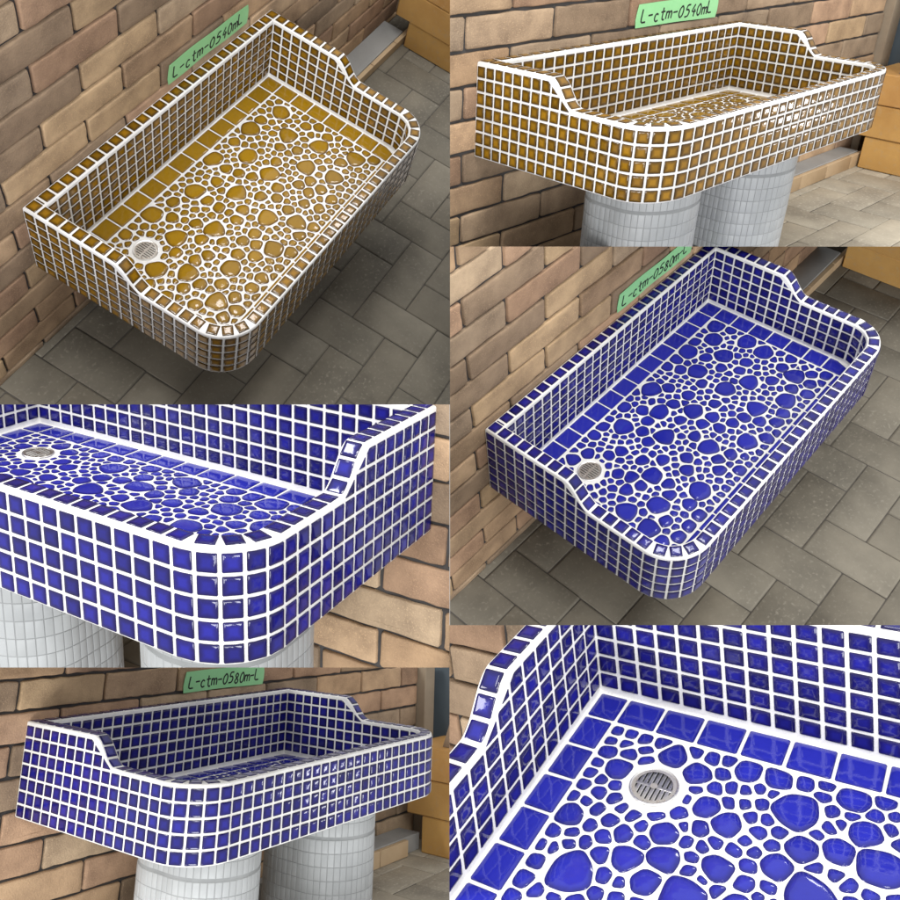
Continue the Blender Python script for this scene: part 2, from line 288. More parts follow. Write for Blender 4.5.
PEB = {'A': [[224,224,122],[349,148,92],[320,263,92],[424,336,92],[189,294,92],[233,379,92],[330,471,92],[200,517,92],[570,443,92],[617,530,92],[475,533,92],[389,456,64],[415,506,64],[358,574,64],[310,571,64],[248,553,64],[213,586,64],[167,568,64],[328,387,64],[287,368,64],[363,329,64],[489,450,64],[577,569,64],[499,587,64],[264,488,64],[640,478,64],[376,203,64],[126,385,64],[501,370,64],[183,407,64],[154,469,64],[1002,192,92],[860,155,92],[923,278,92],[953,391,92],[662,145,92],[750,227,92],[840,417,92],[990,531,92],[733,331,92],[866,516,92],[591,298,92],[699,390,64],[776,566,64],[798,464,64],[587,217,64],[504,245,64],[544,358,64],[938,499,64],[630,371,64],[790,515,64],[652,208,64],[920,158,64],[750,491,64],[510,191,92],[430,164,64],[128,315,64],[126,547,64],[223,434,64],[714,557,60],[793,319,60],[235,137,60],[772,152,60],[1001,301,60],[155,208,60],[405,278,60],[884,346,60],[859,287,60],[700,506,60],[273,304,60],[1028,340,60],[756,441,60],[441,437,60],[1030,587,60],[400,388,60],[658,417,60],[504,291,60],[1011,390,60],[635,587,60],[685,295,60],[667,252,60],[455,481,60],[1035,463,60],[936,196,41],[363,391,33],[802,214,41],[727,166,31],[809,160,33],[448,238,41],[975,451,36],[288,222,31],[116,350,36],[916,535,36],[901,196,41],[727,417,33],[989,424,33],[797,249,41],[273,133,41],[578,496,31],[668,531,33],[566,392,36],[937,596,41],[850,597,31],[949,438,31],[643,338,33],[142,151,31],[704,202,33],[767,293,41],[819,264,31],[752,536,41],[1009,134,36],[401,570,41],[982,238,36],[557,164,33],[479,129,41],[828,231,41],[508,330,41],[716,444,31],[175,353,31],[309,309,33],[461,188,41],[119,507,36],[471,263,36],[163,334,41],[299,509,33],[584,150,41],[831,363,41],[326,325,31],[303,128,33],[463,295,41],[1036,273,41],[171,130,36],[358,516,31],[761,405,33],[539,269,36],[283,194,41],[632,443,33],[627,248,41],[900,404,36],[170,156,31],[988,578,36],[538,317,36],[230,328,36],[457,408,31],[840,469,41],[611,127,36],[823,533,36],[852,328,41],[474,393,33],[973,263,31],[259,423,31],[521,546,31],[152,174,36],[603,598,36],[351,424,36],[908,505,33],[720,278,33],[958,212,31],[520,511,36],[989,483,33],[118,592,36],[1016,241,36],[121,181,41],[417,220,36],[945,333,41],[453,577,33],[894,577,36],[893,231,41],[812,576,33],[820,288,31],[586,352,36],[143,264,36],[183,179,31],[1031,426,41],[146,415,41],[907,600,31],[658,556,33],[394,240,41],[226,473,41],[916,458,41],[776,352,31],[274,439,31],[1041,509,36],[600,252,31],[365,289,33],[890,433,41],[698,596,41],[946,462,33],[430,555,36],[376,492,31],[273,578,31],[631,177,33],[342,220,36],[540,241,31],[818,188,31],[442,383,36],[691,222,33],[822,496,33],[860,222,33],[523,427,33],[701,173,31],[1040,546,36],[474,344,33],[925,225,36],[635,315,33],[313,533,33],[377,542,31],[525,455,31],[714,126,33],[781,379,36],[980,338,41],[838,564,41],[211,165,36],[559,192,36],[668,452,36],[393,170,31],[395,141,33],[313,184,33],[201,341,41],[906,376,33],[957,172,31],[279,244,31],[528,481,36],[707,245,36],[980,151,31],[295,410,36],[116,281,31],[878,384,36],[537,571,33],[694,431,36],[609,171,33],[1004,443,31],[364,240,31],[952,567,36],[956,135,41],[728,598,36],[922,568,33],[275,524,31],[275,337,31],[599,401,33],[553,131,36],[567,524,36],[117,231,33],[567,253,41],[443,268,31],[237,306,33],[547,544,31],[297,435,31],[786,187,36],[554,598,31],[425,595,41],[665,353,31],[736,387,36],[338,195,31],[252,598,33],[635,275,33],[922,352,36],[921,428,31],[1041,305,36],[441,206,31],[789,426,31],[1037,153,41],[371,264,31],[506,140,31],[792,600,33],[464,154,31],[386,600,41],[382,518,31],[188,447,36],[266,169,31],[241,282,36],[863,246,33],[677,573,33],[295,160,41],[333,603,33],[874,461,41],[300,332,31],[823,599,33],[613,340,31],[116,451,31],[535,400,36],[498,488,36],[795,281,31],[914,325,33],[377,419,41],[463,367,31],[694,462,31],[795,128,33],[616,424,36],[340,304,31],[801,355,33],[289,602,36],[117,479,31],[145,599,33],[470,221,33],[144,352,31],[117,130,33],[1042,244,33],[564,333,31],[165,247,41],[480,417,31],[744,277,33],[963,311,31],[885,311,31],[683,332,33],[668,600,33],[550,221,31],[611,462,33],[898,126,33],[148,505,31],[313,212,36],[161,376,36],[663,507,36],[750,179,31],[1003,469,33],[505,408,31],[829,310,31],[534,149,36],[422,468,31],[117,256,33],[542,518,31],[736,144,33],[444,128,36],[188,369,33],[759,600,33],[953,239,33],[841,203,33],[1043,373,36],[405,541,33],[408,126,33],[682,189,33],[324,348,33],[476,320,33],[1045,403,31],[377,363,33],[117,208,33],[841,257,33],[615,150,31],[1002,263,33],[286,544,31],[585,179,36],[791,403,31],[822,128,33],[199,127,31],[994,602,31],[194,470,31],[665,380,31],[142,285,31],[543,292,31],[1043,216,31],[247,517,31],[437,291,31],[115,422,31],[322,423,33],[342,541,33],[856,366,33],[807,381,33],[269,268,36],[867,568,36],[757,374,33],[532,600,31],[877,599,33],[429,405,33],[164,436,31],[460,601,31],[580,126,31],[407,424,31],[690,356,31],[824,337,33],[1019,493,31],[253,453,31],[589,377,33],[412,194,31],[553,492,33],[332,517,31],[723,188,31],[143,128,33],[351,362,31],[729,523,33],[243,169,33],[423,247,31],[730,462,31],[284,459,33],[615,195,33],[178,602,31],[970,287,31],[660,321,31],[896,552,29],[387,305,29],[941,540,29],[155,529,29],[807,550,29],[620,224,29],[882,258,29],[709,149,29],[521,125,29],[1039,126,29],[754,124,29],[899,479,29],[685,543,29],[484,155,29],[676,480,29],[626,404,29],[874,203,29],[968,480,29],[136,438,29],[995,360,29],[194,149,29],[713,475,29],[649,293,29],[138,239,29],[1046,183,29],[273,404,29],[929,125,29],[773,268,29],[116,155,29],[599,485,29],[700,266,29],[966,597,29],[742,574,29],[254,336,29],[983,126,29],[578,603,29]],
'D': [[224,224,122],[482,324,92],[332,394,92],[372,541,92],[249,476,92],[173,413,92],[165,504,92],[435,189,92],[530,460,92],[350,252,64],[361,326,64],[400,378,64],[288,342,64],[239,363,64],[278,387,64],[415,462,64],[335,449,64],[219,523,64],[296,590,64],[154,562,64],[198,589,64],[275,172,64],[229,149,64],[543,400,64],[303,476,64],[310,545,64],[852,150,92],[790,234,92],[626,156,92],[559,245,92],[630,335,92],[748,136,64],[761,180,64],[665,202,64],[505,137,64],[532,195,64],[614,261,64],[503,239,64],[679,274,64],[456,252,64],[452,431,64],[1023,148,92],[959,184,92],[1018,284,92],[908,259,92],[1007,361,92],[965,509,92],[853,404,92],[775,357,92],[852,544,92],[763,489,92],[623,546,92],[647,396,64],[601,388,64],[750,575,64],[672,583,64],[705,480,64],[918,584,64],[909,533,64],[548,534,64],[475,539,64],[510,512,64],[796,140,64],[864,216,64],[928,343,64],[980,453,64],[904,460,64],[965,569,64],[722,529,64],[798,569,64],[310,230,60],[620,442,60],[1008,551,60],[127,322,60],[663,463,60],[156,208,60],[434,294,60],[911,137,60],[1035,205,60],[881,345,60],[247,591,60],[853,286,60],[271,300,60],[751,281,60],[698,369,60],[1031,591,60],[512,590,60],[572,320,60],[348,140,60],[395,137,60],[1033,455,60],[690,314,33],[203,454,41],[567,572,41],[252,425,36],[965,392,36],[723,163,31],[1004,192,41],[461,470,41],[481,171,33],[871,479,36],[969,297,36],[752,443,31],[903,203,41],[145,458,33],[721,420,33],[744,215,36],[380,474,36],[579,491,31],[668,535,33],[963,275,31],[507,277,31],[942,439,31],[794,453,31],[144,152,31],[995,410,36],[701,192,33],[450,509,33],[1023,515,41],[375,167,33],[982,241,36],[815,443,31],[561,175,33],[334,601,31],[964,419,33],[395,249,36],[288,133,36],[172,359,31],[216,288,33],[306,303,33],[133,386,31],[297,509,33],[826,359,41],[321,325,31],[977,131,36],[818,301,33],[118,480,31],[170,130,36],[762,405,33],[407,423,36],[709,331,31],[905,403,36],[180,154,31],[216,325,41],[417,509,33],[533,314,36],[651,247,36],[675,159,36],[248,328,36],[116,570,31],[735,320,33],[711,567,33],[841,474,41],[245,553,33],[603,218,41],[846,325,41],[781,535,36],[791,310,31],[472,396,33],[193,282,31],[150,371,31],[315,271,41],[158,173,36],[383,442,36],[609,598,36],[938,300,41],[120,448,41],[726,242,33],[837,250,36],[221,400,33],[667,502,33],[991,597,41],[806,420,33],[688,131,31],[643,502,33],[376,597,31],[1012,235,36],[538,157,33],[122,181,41],[454,594,33],[201,370,41],[654,431,31],[176,268,33],[906,311,33],[272,556,36],[713,300,31],[583,354,36],[148,266,36],[191,175,31],[1036,412,41],[464,149,31],[162,297,31],[362,205,33],[371,291,33],[585,129,41],[662,127,36],[609,500,31],[516,365,41],[441,563,36],[582,443,33],[726,448,33],[812,476,36],[763,311,36],[828,194,31],[138,598,31],[443,387,36],[696,220,33],[710,597,41],[578,415,33],[279,257,36],[400,221,31],[120,417,36],[582,195,36],[712,132,33],[695,438,36],[507,418,41],[344,288,31],[312,191,33],[697,404,41],[633,226,33],[277,521,31],[717,270,36],[114,287,31],[887,501,36],[928,383,41],[551,347,36],[192,341,36],[483,203,33],[548,128,36],[117,233,33],[803,181,36],[235,301,33],[548,599,31],[861,597,31],[428,596,41],[733,389,36],[434,133,36],[512,553,33],[335,182,31],[582,286,33],[356,179,31],[399,338,41],[920,426,31],[394,496,31],[953,602,33],[687,517,33],[256,528,33],[120,540,33],[995,217,31],[477,602,31],[809,389,31],[399,283,31],[442,357,31],[330,511,36],[340,486,33],[603,476,31],[638,598,36],[1043,330,33],[959,254,36],[806,530,31],[551,292,33],[641,285,41],[381,269,33],[812,602,33],[476,575,36],[117,359,31],[259,129,36],[828,502,31],[855,498,31],[504,392,31],[398,309,33],[865,452,36],[790,284,31],[429,329,31],[580,467,33],[439,489,33],[926,217,31],[1046,379,33],[818,274,31],[897,376,31],[380,409,36],[690,549,31],[117,130,33],[1043,242,33],[701,245,33],[777,433,36],[577,601,33],[220,561,36],[301,433,31],[464,126,31],[566,373,31],[525,287,31],[881,307,31],[385,195,33],[958,320,31],[956,367,31],[187,309,36],[918,494,31],[894,170,31],[223,430,31],[463,370,33],[941,467,33],[485,446,31],[951,231,31],[426,406,33],[886,602,31],[1009,479,33],[363,494,31],[539,570,31],[377,226,33],[163,600,31],[370,363,31],[470,221,31],[200,129,36],[473,498,31],[117,511,36],[411,571,33],[984,319,31],[816,328,36],[249,275,33],[118,260,33],[204,482,31],[605,296,31],[582,164,31],[728,352,36],[479,277,33],[948,131,31],[527,339,31],[699,164,33],[422,237,33],[584,515,31],[719,215,31],[324,347,33],[280,228,31],[279,441,33],[117,209,33],[340,212,31],[174,459,33],[555,499,31],[314,159,33],[281,419,31],[831,219,31],[884,575,31],[314,129,33],[741,605,31],[745,420,31],[498,191,31],[630,479,36],[191,549,33],[484,416,31],[939,408,31],[915,174,33],[666,308,31],[362,464,31],[487,478,31],[418,263,31],[679,338,31],[347,354,31],[399,597,31],[113,388,31],[623,202,31],[1043,557,31],[508,170,31],[893,428,31],[757,539,31],[245,402,31],[836,449,31],[579,545,31],[438,530,31],[143,128,33],[137,288,31],[665,365,33],[356,591,31],[115,598,31],[330,303,31],[1044,529,31],[778,602,31],[675,420,31],[166,243,31],[488,373,33],[286,205,29],[563,430,29],[144,351,29],[1042,493,29],[164,329,29],[746,246,29],[862,253,29],[541,366,29],[675,237,29],[422,351,29],[1010,429,29],[937,550,29],[600,421,29],[726,189,29],[851,356,29],[564,148,29],[880,187,29],[965,341,29],[396,169,29],[293,278,29],[806,507,29],[1009,498,29],[419,541,29],[140,240,29],[787,405,29],[836,594,29],[116,155,29],[335,575,29],[592,581,29],[364,429,29]]}
def make_basin(q, kind, label, seed):
    random.seed(seed)
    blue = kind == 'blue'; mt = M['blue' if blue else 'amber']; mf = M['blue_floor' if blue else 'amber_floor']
    root = empty('tiled_basin', q, (L / 2, D / 2, 0)); tag(root, label, 'basin', 'mosaic tiled basins')
    # shell: stations (outer x,y, inner x,y, unit inward x,y, height)
    st = []
    ys = [0, T] + [2 + i for i in range(6)] + [YA - .1 + i * .1 for i in range(25)] + [11, 12, 13, 14]
    for y in ys:
        st.append(((0, y), (T, max(y, T)), (1, 0) if y > 0 else (.7, .7), Hy(y)))
    st[0] = ((0, 0), (T, T), (.75, .75), HI); st.pop(1)
    na = 12
    for i in range(na + 1):
        th = math.pi / 2 * i / na; c, s_ = math.cos(th), math.sin(th)
        st.append(((R - R * c, D - R + R * s_), (R - (R - T) * c, D - R + (R - T) * s_), (c, -s_), LO))
    half = st[:]
    for o, i_, n_, h in reversed(half):
        st.append(((L - o[0], o[1]), (L - i_[0], i_[1]), (-n_[0], n_[1]), h))
    mb = MB(); N = len(st); b = .17; prof = []
    for (o, i_, n_, h) in st:
        ring = [(o[0], o[1], 0.08), (o[0], o[1], h - b)]
        for a_ in (30, 60, 90):
            k_ = b * (1 - math.cos(math.radians(a_))); z = h - b + b * math.sin(math.radians(a_)); ring.append((o[0] + n_[0] * k_, o[1] + n_[1] * k_, z))
        for a_ in (90, 60, 30, 0):
            k_ = b * (1 - math.cos(math.radians(a_))); z = h - b + b * math.sin(math.radians(a_)); ring.append((i_[0] - n_[0] * k_, i_[1] - n_[1] * k_, z))
        f_ = .17
        for a_ in (0, 30, 60, 90):
            k_ = f_ * (1 - math.cos(math.radians(a_))); z = ZF + f_ - f_ * math.sin(math.radians(a_)); ring.append((i_[0] + n_[0] * k_, i_[1] + n_[1] * k_, z))
        prof.append(ring)
    m = len(prof[0]); vs = [p_ for r_ in prof for p_ in r_]; fs = []
    for i in range(N):
        j = (i + 1) % N
        for k_ in range(m - 1): fs.append((i * m + k_, i * m + k_ + 1, j * m + k_ + 1, j * m + k_))
    fs.append(tuple(i * m + m - 1 for i in range(N)))
    nb = len(vs); vs += [(r_[0][0] + n_[0] * .08, r_[0][1] + n_[1] * .08, 0) for r_, (_, _, n_, _) in zip(prof, st)]
    for i in range(N):
        j = (i + 1) % N; fs.append((nb + i, i * m, j * m, nb + j))
    fs.append(tuple(nb + i for i in range(N))[::-1])
    mb.add(vs, fs); mb.build('grouted_shell', q, M['grout'], root, recalc=True, angle=50, cap=True)
    # outer tiles
    ow = MB(); s1 = D - R; arc = R * math.pi / 2; fl = L - 2 * R
    sl_n = (HI - LO) / (YB - YA)
    def wall_tile(mb, sa, sb, za, zb, d, sign, top, prof_=PT):
        g = .078; poly = [(sa + g, za + g), (sb - g, za + g), (sb - g, zb - g), (sa + g, zb - g)]
        sm = (sa + sb) / 2; tot = 2 * (D - R) + 2 * (R - d) * math.pi / 2 + fl
        y_eq = None
        if top:
            yy = sm if sm < D - R else (tot - sm if sm > tot - (D - R) else None)
            if yy is not None and YA - 1.2 < yy < YB + 1.2 and zb > LO:
                # keep below the sloping rim (in y,z): z <= HI-... line minus a margin
                mir = sm > tot / 2
                pts = [((tot - u) if mir else u, v) for u, v in poly]
                ln = math.hypot(sl_n, 1)
                if yy > YA - .4:
                    pts = clip2(pts, sl_n, 1, HI + sl_n * (YA + .10) - .36 * ln)
                if yy > YB - .1: pts = clip2(pts, 0, 1, LO - .2)
                poly = [((tot - u) if mir else u, v) for u, v in pts]
                if len(poly) < 3: return
                A_ = abs(sum(poly[i][0] * poly[(i + 1) % len(poly)][1] - poly[(i + 1) % len(poly)][0] * poly[i][1] for i in range(len(poly)))) / 2
                if A_ < .07: return
        px, py, nx, ny = plan(sm, d); tx, ty = (-ny, nx) if False else (ny, -nx)
        # tangent in the direction of growing s
        ax, ay, _, _ = plan(sm + .01, d); tx, ty = (ax - px) / .01, (ay - py) / .01
        l_ = math.hypot(tx, ty); tx /= l_; ty /= l_
        tl = (rnd() - .5) * .032; tk = (rnd() - .5) * .032
        poly = rounded([(u + (rnd() - .5) * .012, v + (rnd() - .5) * .012) for u, v in poly], .035)
        def mp(u, v, h):
            hh = h + tl * (u - sm) + tk * (v - (za + zb) / 2)
            return (px + tx * (u - sm) + nx * hh * sign, py + ty * (u - sm) + ny * hh * sign, v)
        tile(mb, poly, mp, prof_, rnd())
    cols = [(i, i + 1) for i in range(15)]; e0 = s1 - 15
    n_arc = 5; a0 = 15.0; aw = (s1 + arc - a0) / n_arc
    cols += [(a0 + i * aw, a0 + (i + 1) * aw) for i in range(n_arc)]
    fw = fl / 23
    cols += [(s1 + arc + i * fw, s1 + arc + (i + 1) * fw) for i in range(23)]
    tot = 2 * s1 + 2 * arc + fl
    cols += [(tot - b_, tot - a_) for a_, b_ in reversed(cols[:20])]
    for sa, sb in cols:
        ysd = min(sa, tot - sb) if (sb <= s1 or sa >= tot - s1) else 99
        nr = 7 if ysd < 9.9 else 5
        for j in range(nr): wall_tile(ow, sa, sb, j + .03, j + 1.03 if j < 6 else 6.99, 0, 1, True)
    ow.build('outer_tiles', q, mt, root)
    # inner tiles: sides and front
    iw = MB(); ri = R - T; arci = ri * math.pi / 2; toti = 2 * s1 + 2 * arci + fl
    cols = [(T + .02 + i, T + 1.02 + i) for i in range(13)]; n_s = 13; end = T + .02 + 13
    k_ = 4; w_ = (s1 + arci - end) / k_
    cols += [(end + i * w_, end + (i + 1) * w_) for i in range(k_)]
    cols += [(s1 + arci + i * fw, s1 + arci + (i + 1) * fw) for i in range(23)]
    cols += [(toti - b_, toti - a_) for a_, b_ in reversed(cols[:n_s + k_])]
    for sa, sb in cols:
        ysd = min(sa, toti - sb) if (sb <= s1 or sa >= toti - s1) else 99
        nr = 7 if ysd < 9.9 else 5
        for j in range(1, nr): wall_tile(iw, sa, sb, j + (.03 if j > 1 else .10), j + 1.03 if j < 6 else 6.99, T, -1, True)
    # inner tiles: back wall
    w_ = (L - 2 * T) / 27
    for i in range(27):
        for j in range(1, 7):
            g = .078; x0 = T + i * w_ + g; z0 = j + (.03 if j > 1 else .10) + g; poly = rounded([(x0, z0), (x0 + w_ - 2 * g, z0), (x0 + w_ - 2 * g, j + .952 if j < 6 else 6.91), (x0, j + .952 if j < 6 else 6.91)], .035)
            a_, c_ = (rnd() - .5) * .032, (rnd() - .5) * .032
            tile(iw, poly, lambda u, v, h: (u, T + h + a_ * (u - x0 - .4) + c_ * (v - z0 - .4), v), PT, rnd())
    iw.build('inner_tiles', q, mt, root)
    # rim tiles
    rm = MB(); hw = .415; ce = .54
    def rim(c, tv, nv, hv, w1=hw, w2=hw):
        c, tv, nv, hv = map(Vector, (c, tv, nv, hv)); a_, b_ = (rnd() - .5) * .02, (rnd() - .5) * .02
        poly = rounded([(-w1, -w2), (w1, -w2), (w1, w2), (-w1, w2)], .035)
        tile(rm, poly, lambda u, v, h: tuple(c + tv * u + nv * v + hv * (h + a_ * u + b_ * v)), PT, rnd())
    for k_ in range(28): rim((L - ce - k_ * .995, ce, HI), (1, 0, 0), (0, 1, 0), (0, 0, 1))
    rim((L - ce - 27 * .995 - .39 - .2 - .06, ce, HI), (1, 0, 0), (0, 1, 0), (0, 0, 1), .06)
    rim((ce, ce, HI), (1, 0, 0), (0, 1, 0), (0, 0, 1))
    tb = [(0., YA - .4)]; y = YA - .4
    while y < YB + .4:
        y2 = y + .02; tb.append((tb[-1][0] + math.hypot(.02, Hy(y2) - Hy(y)), y2)); y = y2
    def y_at(a_):
        for (s0, y0), (s_1, y1) in zip(tb, tb[1:]):
            if s_1 >= a_: return y0 + (y1 - y0) * (a_ - s0) / (s_1 - s0)
        return tb[-1][1]
    aS = 7.55 + .5 - (YA - .4); aE = tb[-1][0] - (tb[-1][1] - (10.65 - .5)); ws = (aE - aS) / 3
    for side in (0, 1):
        X = ce if side == 0 else L - ce
        for k_ in range(1, 8): rim((X, ce + k_, HI), (0, 1, 0), (1, 0, 0), (0, 0, 1))
        for k_ in range(3):
            y = y_at(aS + (k_ + .5) * ws); dz = (Hy(y + .05) - Hy(y - .05)) / .1; l_ = math.hypot(1, dz)
            rim((X, y, Hy(y)), (0, 1 / l_, dz / l_), (1, 0, 0), (0, -dz / l_, 1 / l_))
        for k_ in range(5): rim((X, 10.65 + k_, LO), (0, 1, 0), (1, 0, 0), (0, 0, 1))
        for sA in (.95, 1.98, 3.02):
            th = sA / (R - ce); c, s_ = math.cos(th), math.sin(th); r_ = R - ce
            x = R - r_ * c; y = D - R + r_ * s_
            if side: rim((L - x, y, LO), (-s_, c, 0), (c, s_, 0), (0, 0, 1))
            else: rim((x, y, LO), (s_, c, 0), (-c, s_, 0), (0, 0, 1))
    for k_ in range(24): rim((R + .02 + k_ * (fl / 23), D - ce, LO), (1, 0, 0), (0, 1, 0), (0, 0, 1))
    rm.build('rim_tiles', q, mt, root)
    # floor border
    fb = MB(); g = .055
    def flat(x0, y0, x1, y1, mb=fb, cutc=False):
        poly = [(x0 + g, y0 + g), (x1 - g, y0 + g), (x1 - g, y1 - g), (x0 + g, y1 - g)]
        if cutc:
            for (cx, sg) in ((R, -1), (L - R, 1)):
                for th in (20, 40, 60, 80):
                    nx, ny = sg * math.cos(math.radians(th)), math.sin(math.radians(th))
                    poly = clip2(poly, nx, ny, nx * cx + ny * (D - R) + R - T - .3) if poly else poly
        if len(poly) < 3 or abs(sum(poly[i][0] * poly[(i + 1) % len(poly)][1] - poly[(i + 1) % len(poly)][0] * poly[i][1] for i in range(len(poly)))) < .3: return
        a_, b_ = (rnd() - .5) * .008, (rnd() - .5) * .008
        tile(mb, rounded([(u + (rnd() - .5) * .03, v + (rnd() - .5) * .03) for u, v in poly], .06), lambda u, v, h: (u, v, ZF + h + a_ * (u - x0) + b_ * (v - y0)), PF, rnd())
    bp_ = 1.83; xb = [T + .05, T + 1.50]; 
    while len(xb) < 16: xb.append(xb[-1] + bp_)
    xb[-1] = L - T - .05
    for i in range(15): flat(xb[i], T + .05, xb[i + 1], 2.8)
    yb = [2.8]; 
    while yb[-1] + 1.85 < 16.2: yb.append(yb[-1] + 1.85)
    for i in range(len(yb) - 1):
        flat(T + .05, yb[i], 2.55, yb[i + 1], cutc=True); flat(xb[-2], yb[i], L - T - .05, yb[i + 1], cutc=True)
    xs = [3.6, 4.5]
    while xs[-1] + 1.85 < xb[-2] + .3: xs.append(xs[-1] + 1.85)
    xs.append(xb[-2])
    for i in range(len(xs) - 1):
        if xs[i + 1] - xs[i] > .4: flat(xs[i], 15.36, xs[i + 1], D - T - .14, cutc=True)
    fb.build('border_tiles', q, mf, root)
    # pebbles
    pb = MB(); S = [(a_ / 40, b_ / 40, c_ / 100) for a_, b_, c_ in PEB['D' if blue else 'A']]
    X0, X1, Y0, Y1 = 2.6, xb[-2] - .02, 2.86, 15.33
    for i, (x, y, r_) in enumerate(S):
        if i == 0: continue
        poly = [(X0, Y0), (X1, Y0), (X1, Y1), (X0, Y1)]
        nbr = sorted((((u - x) ** 2 + (v - y) ** 2 - w * w, u, v, w) for j, (u, v, w) in enumerate(S) if j != i and abs(u - x) < 3 and abs(v - y) < 3))
        for _, u, v, w in nbr:
            poly = clip2(poly, 2 * (u - x), 2 * (v - y), u * u + v * v - w * w - x * x - y * y + r_ * r_)
            if len(poly) < 3: break
        if len(poly) < 3: continue
        # drop tiny edges
        pp = [poly[0]]
        for p_ in poly[1:]:
            if math.hypot(p_[0] - pp[-1][0], p_[1] - pp[-1][1]) > .16: pp.append(p_)
        if math.hypot(pp[0][0] - pp[-1][0], pp[0][1] - pp[-1][1]) < .16: pp.pop()
        if len(pp) < 3: continue
        A0 = abs(sum(pp[i_][0] * pp[(i_ + 1) % len(pp)][1] - pp[(i_ + 1) % len(pp)][0] * pp[i_][1] for i_ in range(len(pp)))) / 2
        kill = (.30 if A0 < 2.2 else .40) * math.sqrt(A0)
        while len(pp) > 4:      # merge short sides away: few-sided stones
            ls = [math.hypot(pp[i_][0] - pp[i_ - 1][0], pp[i_][1] - pp[i_ - 1][1]) for i_ in range(len(pp))]
            if min(ls) > kill and len(pp) <= 6: break
            i_ = ls.index(min(ls)); pp[i_] = ((pp[i_][0] + pp[i_ - 1][0]) / 2, (pp[i_][1] + pp[i_ - 1][1]) / 2); pp.pop(i_ - 1)
        if A0 > .9:
            cx_ = sum(p_[0] for p_ in pp) / len(pp); cy_ = sum(p_[1] for p_ in pp) / len(pp); ph = rnd() * 6.28; am = .12 if A0 > 2.2 else .08
            pp = [(cx_ + (u - cx_) * f_, cy_ + (v - cy_) * f_) for u, v in pp for f_ in ((1 + am * math.cos(3 * (math.atan2(v - cy_, u - cx_) - ph))) * (1 - am * .25),)]
        A1 = abs(sum(pp[i_][0] * pp[(i_ + 1) % len(pp)][1] - pp[(i_ + 1) % len(pp)][0] * pp[i_][1] for i_ in range(len(pp)))) / 2
        cx_ = sum(p_[0] for p_ in pp) / len(pp); cy_ = sum(p_[1] for p_ in pp) / len(pp); f_ = min(1.3, math.sqrt(A0 / max(A1, .01)) * 1.025)
        pp = [(cx_ + (u - cx_) * f_, cy_ + (v - cy_) * f_) for u, v in pp]
        pp = shrink(pp, .035 + rnd() * .03)
        A_ = abs(sum(pp[i_][0] * pp[(i_ + 1) % len(pp)][1] - pp[(i_ + 1) % len(pp)][0] * pp[i_][1] for i_ in range(len(pp)))) / 2
        if A_ < .06: continue
        
        for _ in range(3 if A0 > 1.5 else 2):
            pp = [z_ for i_ in range(len(pp)) for z_ in ((pp[i_][0] * .80 + pp[(i_ + 1) % len(pp)][0] * .20, pp[i_][1] * .80 + pp[(i_ + 1) % len(pp)][1] * .20), (pp[i_][0] * .20 + pp[(i_ + 1) % len(pp)][0] * .80, pp[i_][1] * .20 + pp[(i_ + 1) % len(pp)][1] * .80))]
        a_, b_ = (rnd() - .5) * .03, (rnd() - .5) * .03; rs = min(1., math.sqrt(A_) / 1.1)
        tile(pb, pp, lambda u, v, h: (u, v, ZF + h + a_ * (u - x) + b_ * (v - y)), [(t0 * (.6 + rs), t1, t2) for t0, t1, t2 in PP], rnd())
    for (x, y, r_) in ((3.0, 15.85, .33), (3.25, 16.45, .0), (2.2, 14.9, .0)):
        if r_ <= 0: continue
        pp = [(x + r_ * math.cos(a_ * .6283) * (1 + .1 * rnd()), y + r_ * math.sin(a_ * .6283)) for a_ in range(10)]
        tile(pb, pp, lambda u, v, h: (u, v, ZF + h), PP, rnd())
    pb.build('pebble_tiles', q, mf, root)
    # drain
    dx, dy = 5.6, 5.6; seg = 40
    ring = MB(); pr = [(1.00, ZF - .02), (.98, ZF + .07), (.94, ZF + .10), (.89, ZF + .08), (.87, ZF + .02), (.86, ZF - .02)]
    vs = [(dx + r_ * math.cos(2 * math.pi * i / seg), dy + r_ * math.sin(2 * math.pi * i / seg), z) for i in range(seg) for r_, z in pr]; n = len(pr)
    ring.add(vs, [(i * n + k_, i * n + k_ + 1, ((i + 1) % seg) * n + k_ + 1, ((i + 1) % seg) * n + k_) for i in range(seg) for k_ in range(n - 1)])
    dr = ring.build('drain', q, M['steel'], root, recalc=True)
    if dr is not None:
        dr['label'] = 'round steel drain with a slotted strainer'
        disc = MB(); disc.add([(dx + .93 * math.cos(2 * math.pi * i / seg), dy + .93 * math.sin(2 * math.pi * i / seg), ZF + .012) for i in range(seg)], [tuple(range(seg))])  # flat near-black disc; its colour stands for the shade below the strainer
        ho = disc.build('drain_shade_disc', q, M['dark'], root)
        gr = MB(); hh = ZF + .06
        # strainer plate: bars across, a rib in the middle, a plain hub, and an outer band
        for i in range(-4, 5):
            y0 = i * .2; hl = math.sqrt(max(.0, .86 ** 2 - y0 ** 2))
            if hl > .05: gr.box((dx + y0 - .068, dy - hl, ZF + .02), (dx + y0 + .068, dy + hl, hh), bev=.015)
        gr.box((dx - .86, dy - .07, ZF + .022), (dx + .86, dy + .07, hh + .004), bev=.015)
        for (ra, rb) in ((.74, .89),):
            vs = []; fs = []
            for i in range(seg):
                c, s_ = math.cos(2 * math.pi * i / seg), math.sin(2 * math.pi * i / seg)
                vs += [(dx + ra * c, dy + ra * s_, hh + .008), (dx + rb * c, dy + rb * s_, hh + .008)]
            fs = [(2 * i, 2 * i + 1, (2 * i + 3) % (2 * seg), (2 * i + 2) % (2 * seg)) for i in range(seg)]
            gr.add(vs, fs)
